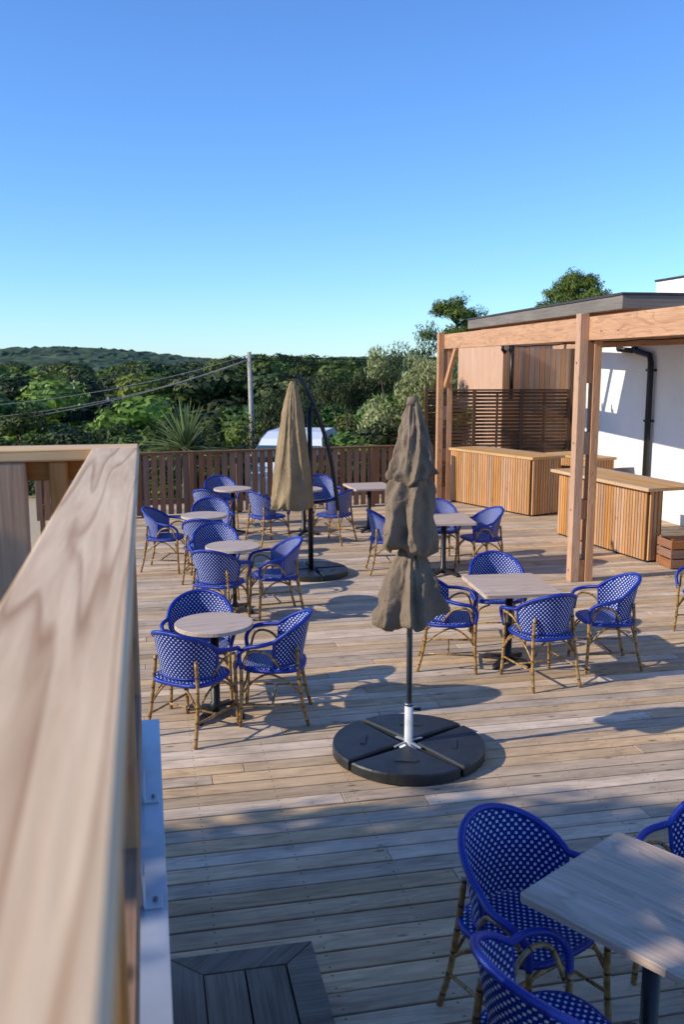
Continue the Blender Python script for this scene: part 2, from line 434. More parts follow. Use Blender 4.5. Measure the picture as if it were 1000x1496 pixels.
def tree_at(X, Y, top, wide=(1.1, 1.6)):
    z = float(H(X, Y)); h = max(1.3, top-z); s = h/4.7
    place(random.choice(variants), 'tree', (X, Y, z), random.random()*6.28, parent=wd, sc=(s*random.uniform(*wide), s*random.uniform(*wide), s))
rows = [(31, .060, .030, 7), (38, .044, .030, 9), (48, .028, .026, 10), (62, .016, .020, 12), (85, .008, .013, 15), (120, .003, .008, 20), (170, .001, .006, 25), (230, .000, .004, 32)]
for Y0, base, var, n in rows:
    for i in range(n):
        Y = Y0*random.uniform(.88, 1.12); tan = -.46+.58*(i+random.uniform(-.3, 1.3))/n
        X = Y*tan
        if -.16 < tan < -.05 and Y < 37: continue
        if tan > -.02 and Y < 40: continue
        bump_ = .010*math.exp(-((tan+.06)/.09)**2)
        tree_at(X, Y, 2.75-Y*(base-bump_+random.uniform(-.4, 1)*var))
for i in range(60):
    Y = random.uniform(34, 95); tan = random.uniform(.05, .42); X = Y*tan
    z = float(H(X, Y)); tree_at(X, Y, z+random.uniform(1.4, 3.4), (1.2, 1.8))
sh = empty('shrubbery')
for i in range(40):
    X = random.uniform(-9, 5); Y = random.uniform(21, 28)
    if -3.3 < X < .7: continue
    if X < -5 and Y < 25: Y += 3
    z = float(H(X, Y)); hh = random.uniform(1.2, 2.1)*(1.0 if X < -1 else 1.3)
    s = hh/4.7
    place(random.choice(variants), 'shrub', (X, Y, z), random.random()*6.28, parent=sh, sc=(s*1.5, s*1.5, s))

def tall_shrub(loc, h, r, mat, nl=9000, size=.13, droop=1.2):
    lobes = []; tr = []
    for i in range(14):
        a = random.random()*6.28; q = random.random()*r*.75; z = h*(.3+.62*random.random())
        lobes.append((q*math.cos(a), q*math.sin(a), z, r*(.22+.2*random.random()), 1.3))
        tr.append(([(0, 0, 0), (q*.6*math.cos(a), q*.6*math.sin(a), z*.6), (q*math.cos(a), q*math.sin(a), z)], [.05, .03, .01]))
    me = leafmesh('tall_shrub', lobes, nl, size, mat, aspect=.28, droop=droop, trunk=tr, shell=.3, rnd=.6)
    place(me, 'tall_shrub', loc)
tall_shrub((1.55, 22.5, float(H(1.4, 22.5))), 3.8, 1.2, L_olive, 14000)
tall_shrub((2.7, 25.5, float(H(2.5, 25.5))), 3.9, 1.2, L_olive, 9000)
tall_shrub((.5, 27.5, float(H(.2, 27))), 3.6, 1.4, L_dark, 9000)
tall_shrub((-1.6, 30, float(H(-1.6, 30))), 3.7, 1.9, L_dark, 10000)
tall_shrub((2.6, 34, float(H(2.6, 34))), 6.3, 1.6, L_dark, 9000)
tall_shrub((4.0, 29, float(H(4, 29))), 4.2, 1.3, L_bright, 8000)
tall_shrub((5.6, 33, float(H(5.6, 33))), 3.6, 1.3, L_olive, 8000)

def pine(loc, h, r, cz):
    lobes = []; tr = [([(0, 0, 0), (.15, 0, h*.5), (0, .1, h*.93)], [.26, .17, .05])]
    for i in range(34):
        a = random.random()*6.28; q = r*(.1+.85*random.random()); z = cz+(h-cz)*random.random()*.92
        q *= (1-.6*((z-cz)/(h-cz))**2)
        lobes.append((q*math.cos(a), q*math.sin(a), z, r*(.19+.15*random.random()), .6))
        tr.append(([(0, 0, z-.8), (q*.6*math.cos(a), q*.6*math.sin(a), z-.3), (q*math.cos(a), q*math.sin(a), z)], [.08, .05, .02]))
    lobes.append((0, 0, h-.4, r*.28, .8))
    me = leafmesh('pine_tree', lobes, 24000, .23, L_mid2, aspect=.25, trunk=tr, shell=.2, jitter=.5, rnd=.5)
    place(me, 'pine_tree', loc)
L_mid2 = leafmat('pine_needles', (.055, .11, .02), (.11, .20, .035), (.19, .30, .06))
zz = float(H(7.2, 60)); pine((7.3, 60, zz), 6.8-zz, 2.9, .8-zz)
zz = float(H(14.6, 60)); pine((14.7, 60, zz), 8.4-zz, 2.8, 4.6-zz)
# shade tree left of the terrace (casts the dappled foreground shade)
lobes = [(0, 0, 2.95, 2.5, 1), (0, 1.25, 4.1, 1.7, 1), (0, 1.5, 2.7, 1.9, 1), (.3, 1.55, 4.8, 1.15, .9), (.4, -.5, 3.9, 1.3, .9), (.2, -1.8, 3.9, 1.7, .9), (0, -3.4, 3, 2.3, 1), (.1, .35, 5.75, .34, .8), (-.2, .95, 5.75, .35, .8), (.2, -.35, 5.95, .30, .8)]
me = leafmesh('shade_tree', lobes, 28000, .24, L_mid, trunk=[([(0, 0, 0), (.1, 0, 1.5), (0, 0, 3.5), (.1, .2, 5.7)], [.25, .2, .08, .02]), ([(0, 0, 1.4), (0, 1.2, 2.6)], [.12, .05]), ([(0, 0, 1.5), (0, -2, 3)], [.12, .05])])
place(me, 'shade_tree', (-8.3, .0, -.15))

def palm(loc):
    mb = MB(); mb.tube([(0, 0, 0), (.03, 0, .8), (0, 0, 1.55)], [.13, .12, .1], M_bark, 10)
    Lp = leafmat('palm_leaf', (.14, .22, .06), (.28, .36, .12), (.42, .48, .20))
    for i in range(110):
        a = random.random()*6.28; e = random.uniform(-.25, 1.5); L = random.uniform(.8, 1.2)
        d = Vector((math.cos(a)*math.cos(e), math.sin(a)*math.cos(e), math.sin(e)))
        side = d.cross(Vector((0, 0, 1))).normalized(); c = Vector((0, 0, 1.45))
        P = []; U = []
        for k in range(6):
            t = k/5; p = c+d*L*t+Vector((0, 0, -.22*t*t*math.cos(e))); wd_ = .038*(1-t)**.7+.002
            P.append([p-side*wd_, p+Vector((0, 0, -.012)), p+side*wd_]); U.append([(0, t), (.5, t), (1, t)])
        mb.grid(P, U, Lp)
    mb.obj('yucca_palm', loc)
palm((-3.25, 19.2, float(H(-3.2, 19.2))))

# ------------------------------------------------------------ deck
def deck():
    mb = MB(); p = .145; gap = .013
    y = math.floor(-1/p)*p
    while y < 19.0:
        x = -1.0 - random.random()*3
        while x < 9.2:
            L = random.choice((3.0, 3.5, 4.0, 4.5)); x1 = min(x+L, 9.2); x0 = max(x, -1.0)
            if x1 > x0+.1:
                dz = random.uniform(-.002, .002)
                mb.bx(x0+.002, x1-.002, y+gap/2, y+p-gap/2, -.03+dz, dz, M_deck)
            x += L
        y += p
    ob = mb.obj('wooden_deck', rz=ROT, bevel=.003)
    s = MB(); s.bx(-1.0, 9.2, -1, 19.1, -.32, -.05, M_dark)  # near-black sheet under the boards: shade in the gaps put into its colour
    s.bx(-1.03, -1.001, -1, 19.1, -.30, -.01, M_deck)
    o2 = s.obj('gap_shade_and_edge'); o2.parent = ob
deck()

# ------------------------------------------------------------ raised terrace + handrail
def terrace():
    root = empty('upper_terrace'); root.rotation_euler = (0, 0, ROT)
    mb = MB()
    mb.bx(-.19, -.026, -1.2, 3.395, 2.405, 2.45, M_rail)              # cap
    mb.bx(-5, -.026, 3.397, 3.555, 2.405, 2.45, M_rail)
    mb.bx(-.095, -.05, -1.2, 3.50, 2.30, 2.403, M_balus)
    mb.bx(-5, -.10, 3.46, 3.50, 2.33, 2.403, M_balus)
    mb.bx(-.13, -.05, -1.2, 3.46, 1.45, 1.53, M_balus)
    mb.bx(-5, -.13, 3.45, 3.52, 1.45, 1.53, M_balus)
    for yy in (3.42, 2.3, 1.2, .1): mb.bx(-.17, -.051, yy-.05, yy+.05, 1.36, 2.402, M_balus)
    for zz_ in (1.72, 2.02): mb.bx(-.12, -.098, -1.2, 3.36, zz_, zz_+.04, M_balus)
    x = -.31
    for k in range(24):
        ww = .14 if k % 6 == 1 else .065
        mb.bx(x-ww/2, x+ww/2, 3.40 if ww > .1 else 3.42, 3.458, 1.36, 2.402, M_post); x -= .18
    mb.obj('handrail', bevel=.006, parent=root)
    f = MB(); y = -1.2
    while y < 3.4:
        f.bx(-5, -.16, y, y+.137, 1.30, 1.33, M_deck); y += .145
    f.bx(-5, -.07, -1.2, 3.5, 1.1, 1.295, M_dark)
    y = -1.2
    while y < 3.45: f.bx(-.068, -.045, y, y+.135, .0, 1.24, M_balus); y += .145
    x = -5
    while x < -.1: f.bx(x, x+.135, 3.5, 3.525, -.4, 1.24, M_balus); x += .145
    f.obj('floor', bevel=.003, parent=root)
    g = MB(); g.bx(-.15, .016, -1.2, 3.60, 1.335, 1.342, M_galv); g.bx(.008, .016, -1.2, 3.60, 1.20, 1.334, M_galv)
    for yy in (2.9, 2.3, 1.2, .5):
        g.bx(-.045, .002, yy-.03, yy+.03, 1.343, 1.350, M_galv); g.bx(-.047, -.040, yy-.03, yy+.03, 1.351, 1.44, M_galv)
        g.tube([(-.015, yy, 1.35), (-.015, yy, 1.358)], .007, M_grey, 6)
    g.obj('steel_flashing', bevel=.001, parent=root)
terrace()

def step():
    mb = MB(); x0, x1, y0, y1, z = .03, .65, 2.3, 3.72, .20
    def poly(pts):
        b0 = len(mb.v); off = random.random()*9
        for zz_ in (z-.03, z):
            for p in pts: mb.v.append((p[0], p[1], zz_))
        n = len(pts); L = (Vector(pts[1])-Vector(pts[0])).normalized(); Q = Vector((-L.y, L.x))
        def uv(i): p = Vector(mb.v[i][:2]); return (p.dot(L)+off, p.dot(Q)+mb.v[i][2])
        fs = [[b0+n+i for i in range(n)]]+[[b0+i, b0+(i+1) % n, b0+n+(i+1) % n, b0+n+i] for i in range(n)]
        for f in fs: mb.face(f, [uv(i) for i in f], M_step)
    e = .004; W = .13
    poly([(x0, y1), (x0+W, y1-W), (x1-W, y1-W), (x1, y1)][::-1])
    poly([(x1, y1-e*2), (x1-W, y1-W-e*2), (x1-W, y0), (x1, y0)][::-1])
    poly([(x0, y1-e*2), (x0, y0), (x0+W, y0), (x0+W, y1-W-e*2)])
    x = x0+W+.006; ww = (x1-x0-2*W-.006*3)/2.0
    for k in range(2): mb.bx(x, x+ww-.003, y0, y1-W-.008, z-.03, z-.002, M_step); x += ww+.006
    mb.bx(x0+.01, x1-.01, y0, y1-.01, .0, z-.032, M_dark)
    mb.obj('wooden_step', rz=ROT)
step()

# ------------------------------------------------------------ fence
def fence():
    mb = MB(); A = Vector((-5.3, 15.81)); B = Vector((1.75, 18.14)); d = (B-A); L = d.length
    rz = math.atan2(d.y, d.x); s = 0.0
    while s < L:
        mb.bx(s, s+.10, -.012, .012, .04, 1.13+random.uniform(-.004, .004), M_fence); s += .142
    mb.bx(0, L, .014, .055, .22, .32, M_fence); mb.bx(0, L, .014, .055, .92, 1.02, M_fence)
    mb.bx(-.02, L+.02, -.05, .09, 1.135, 1.172, M_fence)
    s = .05
    while s < L: mb.bx(s, s+.09, .057, .14, -.3, 1.133, M_fence); s += 1.75
    s = 0.9
    while s < L: mb.bx(s, s+.09, -.06, -.014, 0.0, 1.133, M_fence); s += 1.75
    mb.obj('wooden_fence', (A.x, A.y, 0), rz, bevel=.003)
fence()

def screen():
    mb = MB(); A = Vector((1.72, 18.98)); B = Vector((4.68, 19.22)); d = B-A; L = d.length; rz = math.atan2(d.y, d.x)
    z = .1
    while z < 2.12: mb.bx(0, L, -.012, .012, z, z+.052, M_screen); z += .072
    n = 3
    for k in range(n+1):
        x = L*k/n; mb.bx(x-.035, x+.035, -.055, -.014, 0, 2.18, M_screen)
        x2 = x-L/n/2
        if k: mb.bx(x2-.02, x2+.02, .014, .05, 0, 2.14, M_screen)
    mb.bx(-.04, L+.04, -.06, .06, 2.182, 2.215, M_screen)
    mb.obj('slatted_screen', (A.x, A.y, 0), rz, bevel=.002)
screen()

# ------------------------------------------------------------ pergola
def pergola():
    root = empty('wooden_pergola', (3.05, 11.54, 0)); root.rotation_euler = (0, 0, math.atan2(.99, 7.06))
    mb = MB()
    for y in (0, 7.13, -7.0):
        mb.bx(-.16, -.052, y-.075, y+.075, 0, 3.34, M_perg)
        mb.bx(.032, .13, y-.075, y+.075, 0, 3.30, M_perg)
        for (a, b) in ((0, .28), (.80, 1.05), (1.62, 1.9), (2.5, 3.0)):
            mb.bx(-.050, .030, y-.05, y+.06, a, b, M_perg)
        for z in (.14, .92, 1.76, 2.75):
            mb.tube([(-.168, y, z), (-.161, y, z)], .014, M_grey, 8)
    mb.bx(-.049, .029, -8, 7.5, 3.02, 3.30, M_perg)                # main beam
    mb.bx(.135, .20, -8, 7.5, 3.04, 3.31, M_perg)
    mb.beam((-.01, 7.13-.08, 2.30), (-.01, 7.13-.85, 3.03), .068, .12, M_perg)
    mb.bx(2.35, 2.45, -8, 7.5, 3.02, 3.30, M_perg)
    y = -.7
    while y < 7.3:
        mb.bx(.202, 2.345, y, y+.07, 3.10, 3.29, M_perg); y += .62
    mb.obj('timber_frame', bevel=.005, parent=root)
    r = MB()
    x0, x1, y0, y1 = .0, 2.72, -.9, 5.45
    r.bx(x0, x1, y0, y1, 3.345, 3.40, M_perg)
    r.bx(x0-.03, x0-.002, y0-.03, y1, 3.35, 3.50, M_fascia)
    r.bx(x0-.002, x1, y0-.03, y0-.002, 3.35, 3.50, M_fascia)
    r.bx(x0-.045, x1, y0-.045, y1, 3.502, 3.53, M_felt)
    r.obj('roof', bevel=.003, parent=root)
    g = MB()
    pts = [(.9, 5.5-k*.5, 3.05-.02*abs(math.sin(k*1.9))) for k in range(26)]
    g.tube(pts, .010, M_black, 5)
    for yy in (5.9, 6.3): g.tube([(.9, yy, 3.09), (.9, yy, 3.0), (.95, yy-.05, 2.94)], [.03, .03, .045], M_black, 10)
    g.obj('lamps', parent=root)
pergola()

# ------------------------------------------------------------ house
def house():
    root = empty('white_house', (4.95, 19.85, 0)); root.rotation_euler = (0, 0, math.radians(11.3))
    mb = MB()
    mb.bx(0, 9, -12, 3, -.4, 3.28, M_render)
    mb.bx(2.12, 9.2, -8.0, .6, 3.335, 4.50, M_render)
    mb.bx(2.09, 9.25, -8.05, .63, 4.501, 4.545, M_felt)
    mb.bx(-.02, 9.02, -12.02, 3.02, 3.281, 3.33, M_felt)
    mb.obj('walls', parent=root, bevel=.01)
    c = MB(); x = -1.62
    c.bx(-1.6, -.003, .03, 3, -.4, 3.12, M_clad)
    while x < -.02: c.bx(x, x+.112, .0, .028, 0, 3.14, M_clad); x += .118
    c.bx(-1.66, 0.0, -.02, 3, 3.142, 3.20, M_felt)
    c.bx(-.12, -.005, -.05, -.004, 0, 3.1, M_screen)
    c.obj('timber_wing', parent=root, bevel=.002)
    p = MB()
    p.tube([(-.09, -3.25, 0.0), (-.09, -3.25, 2.75), (-.09, -3.2, 2.88), (-.09, -2.75, 2.95), (-.09, -2.65, 3.0), (-.09, -2.6, 3.15)], .055, M_black, 12)
    p.tube([(-.09, -2.6, 2.97), (-.09, -2.05, 3.0), (-.09, -1.95, 3.2)], .05, M_black, 10)
    p.tube([(-.1, -12, 3.22), (-.1, -.1, 3.22)], .065, M_black, 10)
    for z in (.6, 1.7, 2.6): p.bx(-.15, -.001, -3.31, -3.19, z, z+.04, M_black)
    p.tube([(-1.45, -.07, 2.0), (-1.45, -.07, 3.12)], .045, M_black, 10)
    p.obj('downpipe', parent=root)
    t = MB(); t.bx(-.02, -.002, -10.5, -8.6, .02, 2.2, M_fascia); t.bx(-.024, -.021, -10.4, -8.7, .1, 2.1, M_glass)
    t.obj('door', parent=root)
house()

# ------------------------------------------------------------ bar counters
def bar(name, P0, P1, depth, h, top_over=.05, topd=None):
    P0 = Vector(P0); P1 = Vector(P1); d = P1-P0; L = d.length; rz = math.atan2(d.y, d.x)
    mb = MB()
    s = 0
    while s < L-.04: mb.bx(s, s+.052, -.03, -.002, .03, h-.05, M_bar); s += .064
    s = 0
    while s < depth-.04:
        mb.bx(L+.002, L+.03, s, s+.052, .03, h-.05, M_bar); mb.bx(-.03, -.002, s, s+.052, .03, h-.05, M_bar); s += .064
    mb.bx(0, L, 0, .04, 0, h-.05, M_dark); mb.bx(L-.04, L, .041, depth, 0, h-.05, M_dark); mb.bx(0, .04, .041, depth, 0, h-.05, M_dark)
    mb.bx(.041, L-.041, .041, depth-.02, .5, .53, M_bar)
    n = 3; td = topd or (depth+2*top_over); wdt = td/n
    for k in range(n):
        mb.bx(-top_over, L+top_over, -top_over+k*wdt, -top_over+(k+1)*wdt-.003, h-.048, h, M_bartop)
    if topd:
        mb.bx(.1, .16, topd-top_over-.1, topd-top_over-.04, 0, h-.05, M_bar)
    mb.obj(name, (P0.x, P0.y, 0), rz, bevel=.003)
bar('bar_counter', (2.2, 18.4), (3.42, 16.5), .72, 1.08)
bar('bar_counter', (3.52, 14.75), (4.25, 12.62), .22, 1.06, .12, .86)
bar('side_counter', (4.05, 18.0), (4.6, 16.9), .5, 1.02)
def crate():
    mb = MB()
    for k in range(3):
        z = .02+k*.13
        mb.bx(0, .5, 0, .018, z, z+.11, M_crate); mb.bx(0, .5, .382, .4, z, z+.11, M_crate)
        mb.bx(0, .018, .02, .38, z, z+.11, M_crate); mb.bx(.482, .5, .02, .38, z, z+.11, M_crate)
    for x in (.02, .44):
        for y in (.02, .34): mb.bx(x, x+.04, y, y+.04, 0, .41, M_crate)
    mb.bx(.02, .48, .02, .38, .03, .05, M_crate)
    mb.obj('wooden_crate', (4.42, 12.15, 0), .15, bevel=.002)
    t = MB(); t.tube([(0, 0, 0), (0, 0, .2), (0, 0, .22), (0, 0, .24)], [.06, .07, .07, .03], M_teal, 16); t.obj('teal_bucket', (5.10, 14.9, 0))
crate()

# ------------------------------------------------------------ chair
def arc(pts, n=6):
    P = [Vector(p) for p in pts]; P = [P[0]*2-P[1]]+P+[P[-1]*2-P[-2]]; out = []
    for i in range(1, len(P)-2):
        for k in range(n):
            t = k/n
            out.append(.5*((2*P[i])+(-P[i-1]+P[i+1])*t+(2*P[i-1]-5*P[i]+4*P[i+1]-P[i+2])*t*t+(-P[i-1]+3*P[i]-3*P[i+1]+P[i+2])*t**3))
    out.append(P[-2]); return out
def chair_mesh():
    mb = MB()
    T = math.radians(84); nT = 28; nz = 10
    def ptop(th): return .835-.165*(abs(th)/T)**1.8
    def pos(th, z):
        k = (z-.46)/.38; R = .225+.06*k
        return Vector((R*1.02*math.sin(th), .02-(R+.015*k)*math.cos(th)-.01, z))
    P = []; U = []
    for i in range(nz+1):
        row = []; ur = []
        for j in range(nT+1):
            th = -T+2*T*j/nT; z = .47+(ptop(th)-.47)*i/nz
            row.append(pos(th, z)); ur.append((th*.26, z))
        P.append(row); U.append(ur)
    mb.grid(P, U, M_weave)
    P2 = [[p-(Vector((p.x, p.y, 0)).normalized()*.010) for p in row] for row in P]
    mb.grid(P2, U, M_weave)
    rail = [pos(-T+2*T*j/nT, ptop(-T+2*T*j/nT)) for j in range(nT+1)]
    armR = arc([rail[-1], (.305, .09, .655), (.295, .19, .635), (.262, .245, .57), (.235, .235, .46)], 6)
    armL = [Vector((-p.x, p.y, p.z)) for p in armR][::-1]
    full = armL[:-1]+rail+armR[1:]
    mb.tube(full, .0165, M_wrap, 10)
    for sgn in (-1, 1):
        mb.tube([pos(sgn*T, .46+(.67-.46)*k/5) for k in range(6)], .011, M_wrap, 8)
        mb.tube(arc([(sgn*.225, -.05, .47), (sgn*.262, .02, .575), (sgn*.283, .11, .61), (sgn*.272, .18, .585), (sgn*.235, .215, .47)], 5), .0105, M_cane, 8)
    mb.tube([pos(-T+2*T*j/nT, .475) for j in range(nT+1)], .010, M_wrap, 8)
    def se(th, r):
        c, s_ = math.cos(th), math.sin(th); n = 3.2
        k = (abs(c)**n+abs(s_)**n)**(-1/n); return Vector((c*k*.245*r, s_*k*.235*r, 0))
    nS = 36; P = []; U = []
    for r, z in ((.001, .447), (.35, .449), (.7, .453), (.93, .458), (1.0, .452), (1.0, .42), (.9, .415)):
        row = [se(2*math.pi*k/nS, r)+Vector((0, 0, z)) for k in range(nS)]
        P.append(row); U.append([(p.x, p.y) for p in row])
    mb.grid(P, U, M_weave, closed=True)
    ring = [se(2*math.pi*k/nS, 1.0)+Vector((0, 0, .438)) for k in range(nS+1)]
    mb.tube(ring, .017, M_wrap, 8, cap=False)
    for sx in (-1, 1):
        mb.tube(arc([(sx*.232, .235, .50), (sx*.236, .235, .25), (sx*.245, .25, .0)], 4), .0145, M_cane, 9)
        mb.tube(arc([(sx*.185, -.185, .62), (sx*.20, -.195, .44), (sx*.215, -.225, .2), (sx*.23, -.275, .0)], 4), .0145, M_cane, 9)
        mb.tube(arc([(sx*.237, .235, .27), (sx*.20, .20, .36), (sx*.10, .20, .41)], 4), .009, M_cane, 7)
        mb.tube(arc([(sx*.237, .23, .26), (sx*.235, .14, .36), (sx*.225, .03, .41), (sx*.215, -.09, .36), (sx*.212, -.21, .26)], 4), .009, M_cane, 7)
        mb.tube([(sx*.237, .24, .17), (sx*.22, -.235, .17)], .009, M_cane, 7)
    mb.tube(arc([(-.205, -.21, .27), (-.1, -.2, .40), (0, -.2, .42), (.1, -.2, .40), (.205, -.21, .27)], 4), .009, M_cane, 7)
    mb.tube([(-.228, .0, .17), (.228, .0, .17)], .009, M_cane, 7)
    return mb.mesh('bistro_chair')
CH = chair_mesh()
def chair(x, y, fx, fy):
    place(CH, 'bistro_chair', (x, y, .001), math.atan2(-fx, fy)+random.uniform(-.05, .05))
for c in [(-1.13, 6.66, .50, .87), (-.53, 6.97, -1, .05), (-1.17, 7.38, .12, -1),
          (-1.32, 9.62, .3, .95), (-.73, 9.98, -.95, -.3), (-1.5, 10.75, .2, -1),
          (-1.75, 11.55, .1, 1), (-2.38, 12.2, 1, -.1), (-1.85, 12.85, .1, -1),
          (-2.05, 14.25, .3, 1), (-2.05, 15.45, .3, -1),
          (-1.15, 13.95, .8, .6), (-.12, 14.1, -.8, .5), (-.35, 15.6, .3, -1),
          (.62, 12.05, 1, .1), (1.86, 12.15, -.9, -.35), (1.35, 12.75, .1, -1),
          (.98, 8.2, 1, -.15), (1.55, 9.0, .05, -1), (1.74, 7.78, -.35, .93), (2.42, 8.22, -1, -.12),
          (.77, 3.53, .60, -.80), (.73, 2.83, .92, .40), (1.66, 3.74, -.74, -.67), (3.75, 9.1, -1, -.2)]:
    chair(*c)

# ------------------------------------------------------------ tables
def table_mesh(name, kind, a=.3, b=.3):
    mb = MB()
    if kind == 'round':
        n = 48; poly = [(a*math.cos(2*math.pi*k/n), a*math.sin(2*math.pi*k/n)) for k in range(n)]
        mb.prism(poly, .722, .752, M_tabtop, .004)
    else:
        poly = []; r = .025
        for cx, cy, a0 in ((a-r, b-r, 0), (-a+r, b-r, 90), (-a+r, -b+r, 180), (a-r, -b+r, 270)):
            for k in range(5):
                t = math.radians(a0+22.5*k); poly.append((cx+r*math.cos(t), cy+r*math.sin(t)))
        mb.prism(poly, .720, .752, M_tabtop, .004)
    mb.tube([(0, 0, .03), (0, 0, .10), (0, 0, .11), (0, 0, .719)], [.05, .045, .035, .035], M_black, 14)
    mb.bx(-.13, .13, -.02, .02, .70, .718, M_black); mb.bx(-.02, .02, -.13, .13, .705, .7195, M_black)
    for k in range(4):
        t = math.radians(45+90*k); c, s = math.cos(t), math.sin(t)
        mb.beam((c*.03, s*.03, .06), (c*.24, s*.24, .028), .055, .03, M_black)
        mb.tube([(c*.235, s*.235, 0), (c*.235, s*.235, .03)], .028, M_black, 10)
    return mb.mesh(name)
TR = table_mesh('round_table', 'round', .305); TS = table_mesh('square_table', 'sq', .35, .40)
for x, y in ((-1.0, 6.98), (-1.21, 10.05), (-1.84, 12.15), (-1.77, 14.8), (-.62, 14.75)):
    place(TR, 'round_table', (x, y, 0), random.random())
place(TS, 'square_table', (1.54, 8.26, 0), math.radians(8))
place(TS, 'square_table', (.45, 15.1, 0), math.radians(15))
place(TS, 'square_table', (1.33, 11.88, 0), math.radians(5))
TS2 = table_mesh('square_table', 'sq', .375, .355)
place(TS2, 'square_table', (1.187, 3.215, 0), math.atan2(-.737, .676))

# ------------------------------------------------------------ parasols
def drape(mb, prof, folds, amp, ph, mat, hem=.03, shift=(0, 0), n=160, nz=34, lump=.0, tiltx=0, off=(0, 0), crease=.02):
    P = []; U = []
    zs = [p[0] for p in prof]; rs = [p[1] for p in prof]; kn = np.linspace(0, 1, len(prof))
    for i in range(nz+1):
        s = i/nz; z = np.interp(s, kn, zs); r = np.interp(s, kn, rs)
        row = []; ur = []
        for k in range(n):
            th = 2*math.pi*k/n
            c, sn = math.cos(th), math.sin(th)
            wob = .8*mnoise.noise(Vector((c*1.3, sn*1.3, s*1.6+ph)))
            q = (folds*(th+wob)+ph)/2
            fo = 1-2*abs(math.sin(q))**.8
            fo2 = math.sin((folds+3)*th-ph*2+3*s)
            rr = r*(1+amp*(.35+.65*s)*(fo*.75+.25*fo2)+lump*s*math.sin(2*th+ph)*.6+lump*.6*mnoise.noise(Vector((c*2, sn*2, s*3+ph*3))))
            rr += crease*mnoise.noise(Vector((c*4+ph, sn*4, z*14)))
            zz_ = z+hem*s*s*(math.sin(3*th+ph)+.6*math.sin(5*th-ph)+.8*fo)+tiltx*s*c
            row.append(Vector((off[0]+shift[0]*s+rr*c, off[1]+shift[1]*s+rr*sn, zz_))); ur.append((th*.2, z))
        P.append(row); U.append(ur)
    mb.grid(P, U, mat, closed=True)
def sector_base(mb, R, h, rot, gap=.018):
    for q in range(4):
        a0 = rot+q*math.pi/2; mid = a0+math.pi/4
        ox, oy = gap*math.cos(mid)*1.2, gap*math.sin(mid)*1.2
        poly = [(ox+.03*math.cos(mid), oy+.03*math.sin(mid))]
        for k in range(15):
            t = a0+(math.pi/2)*k/14; poly.append((ox+R*math.cos(t), oy+R*math.sin(t)))
        mb.prism(poly, .012, h, M_base, .012)
        c, s = math.cos(a0), math.sin(a0)
        mb.beam((0, 0, .03), (c*R*.97, s*R*.97, .03), .03, .03, M_grey)
        m2 = (R*.62*math.cos(mid), R*.62*math.sin(mid))
        mb.box((m2[0], m2[1], h+.003), (.16, .035, .008), M_base, rz=mid+math.pi/2)
def near_parasol():
    mb = MB()
    sector_base(mb, .52, .085, math.radians(38))
    mb.tube([(0, 0, .02), (0, 0, .06), (0, 0, .065), (0, 0, .36)], [.07, .07, .030, .030], M_white, 16)
    mb.tube([(0, 0, .36), (0, 0, .38)], [.034, .034], M_grey, 16); mb.tube([(.033, 0, .33), (.085, 0, .33)], [.008, .014], M_black, 8)
    for k in range(4):
        t = math.radians(38+90*k); c, s = math.cos(t), math.sin(t)
        mb.beam((c*.03, s*.03, .090), (c*.13, s*.13, .082), .018, .008, M_frame)
    mb.tube([(0, 0, .38), (0, 0, 2.47)], .021, M_grey, 14)
    for k in range(8):
        t = k*math.pi/4; c, s = math.cos(t), math.sin(t)
        mb.tube([(c*.025, s*.025, 2.4), (c*.04, s*.04, 1.6), (c*.06, s*.06, 1.05)], .007, M_grey, 5)
    drape(mb, [(1.56, .05), (1.48, .075), (1.38, .115), (1.22, .165), (1.08, .205), (.98, .215), (.965, .15), (1.05, .07)], 6, .34, 2.1, M_taupe, .04, (-.015, 0), lump=.3, tiltx=.05)
    drape(mb, [(2.06, .07), (1.98, .12), (1.88, .145), (1.74, .155), (1.60, .185), (1.50, .18), (1.47, .12), (1.55, .06)], 5, .34, .6, M_taupe, .035, (-.03, 0), lump=.35, tiltx=-.05)
    drape(mb, [(2.50, .03), (2.44, .055), (2.32, .085), (2.18, .12), (2.05, .16), (1.98, .165), (1.96, .12), (2.03, .06)], 7, .32, 4.0, M_taupe, .025, (.02, 0), lump=.2, tiltx=.04)
    mb.tube([(0, 0, 2.47), (0, 0, 2.52), (0, 0, 2.53)], [.045, .035, .01], M_taupe, 12)
    mb.obj('closed_parasol', (.474, 6.24, 0))
near_parasol()
def far_parasol():
    mb = MB(); sector_base(mb, .44, .08, .3)
    mb.tube([(-.03, 0, .02), (-.03, 0, 1.35), (-.04, 0, 2.15)], [.035, .032, .03], M_black, 14)
    armp = arc([(-.24, 0, 2.58), (-.17, 0, 2.56), (-.02, 0, 2.30), (.12, .0, 1.95), (.24, .0, 1.5), (.30, 0, 1.1), (.33, 0, .85)], 6)
    mb.tube(armp, .027, M_black, 12)
    mb.tube([(-.04, 0, 2.15), (.02, 0, 2.22)], .045, M_black, 10)
    mb.tube([(-.03, 0, .95), (.33, 0, 1.0)], .018, M_black, 8)
    drape(mb, [(2.52, .035), (2.4, .075), (2.15, .125), (1.8, .17), (1.45, .21), (1.15, .24), (.95, .255), (.90, .25), (.93, .15)], 8, .19, 1.0, M_beige, .015, (-.03, -.0), lump=.06, off=(-.24, -.12), crease=.008)
    mb.obj('cantilever_parasol', (-.38, 11.9, 0))
far_parasol()

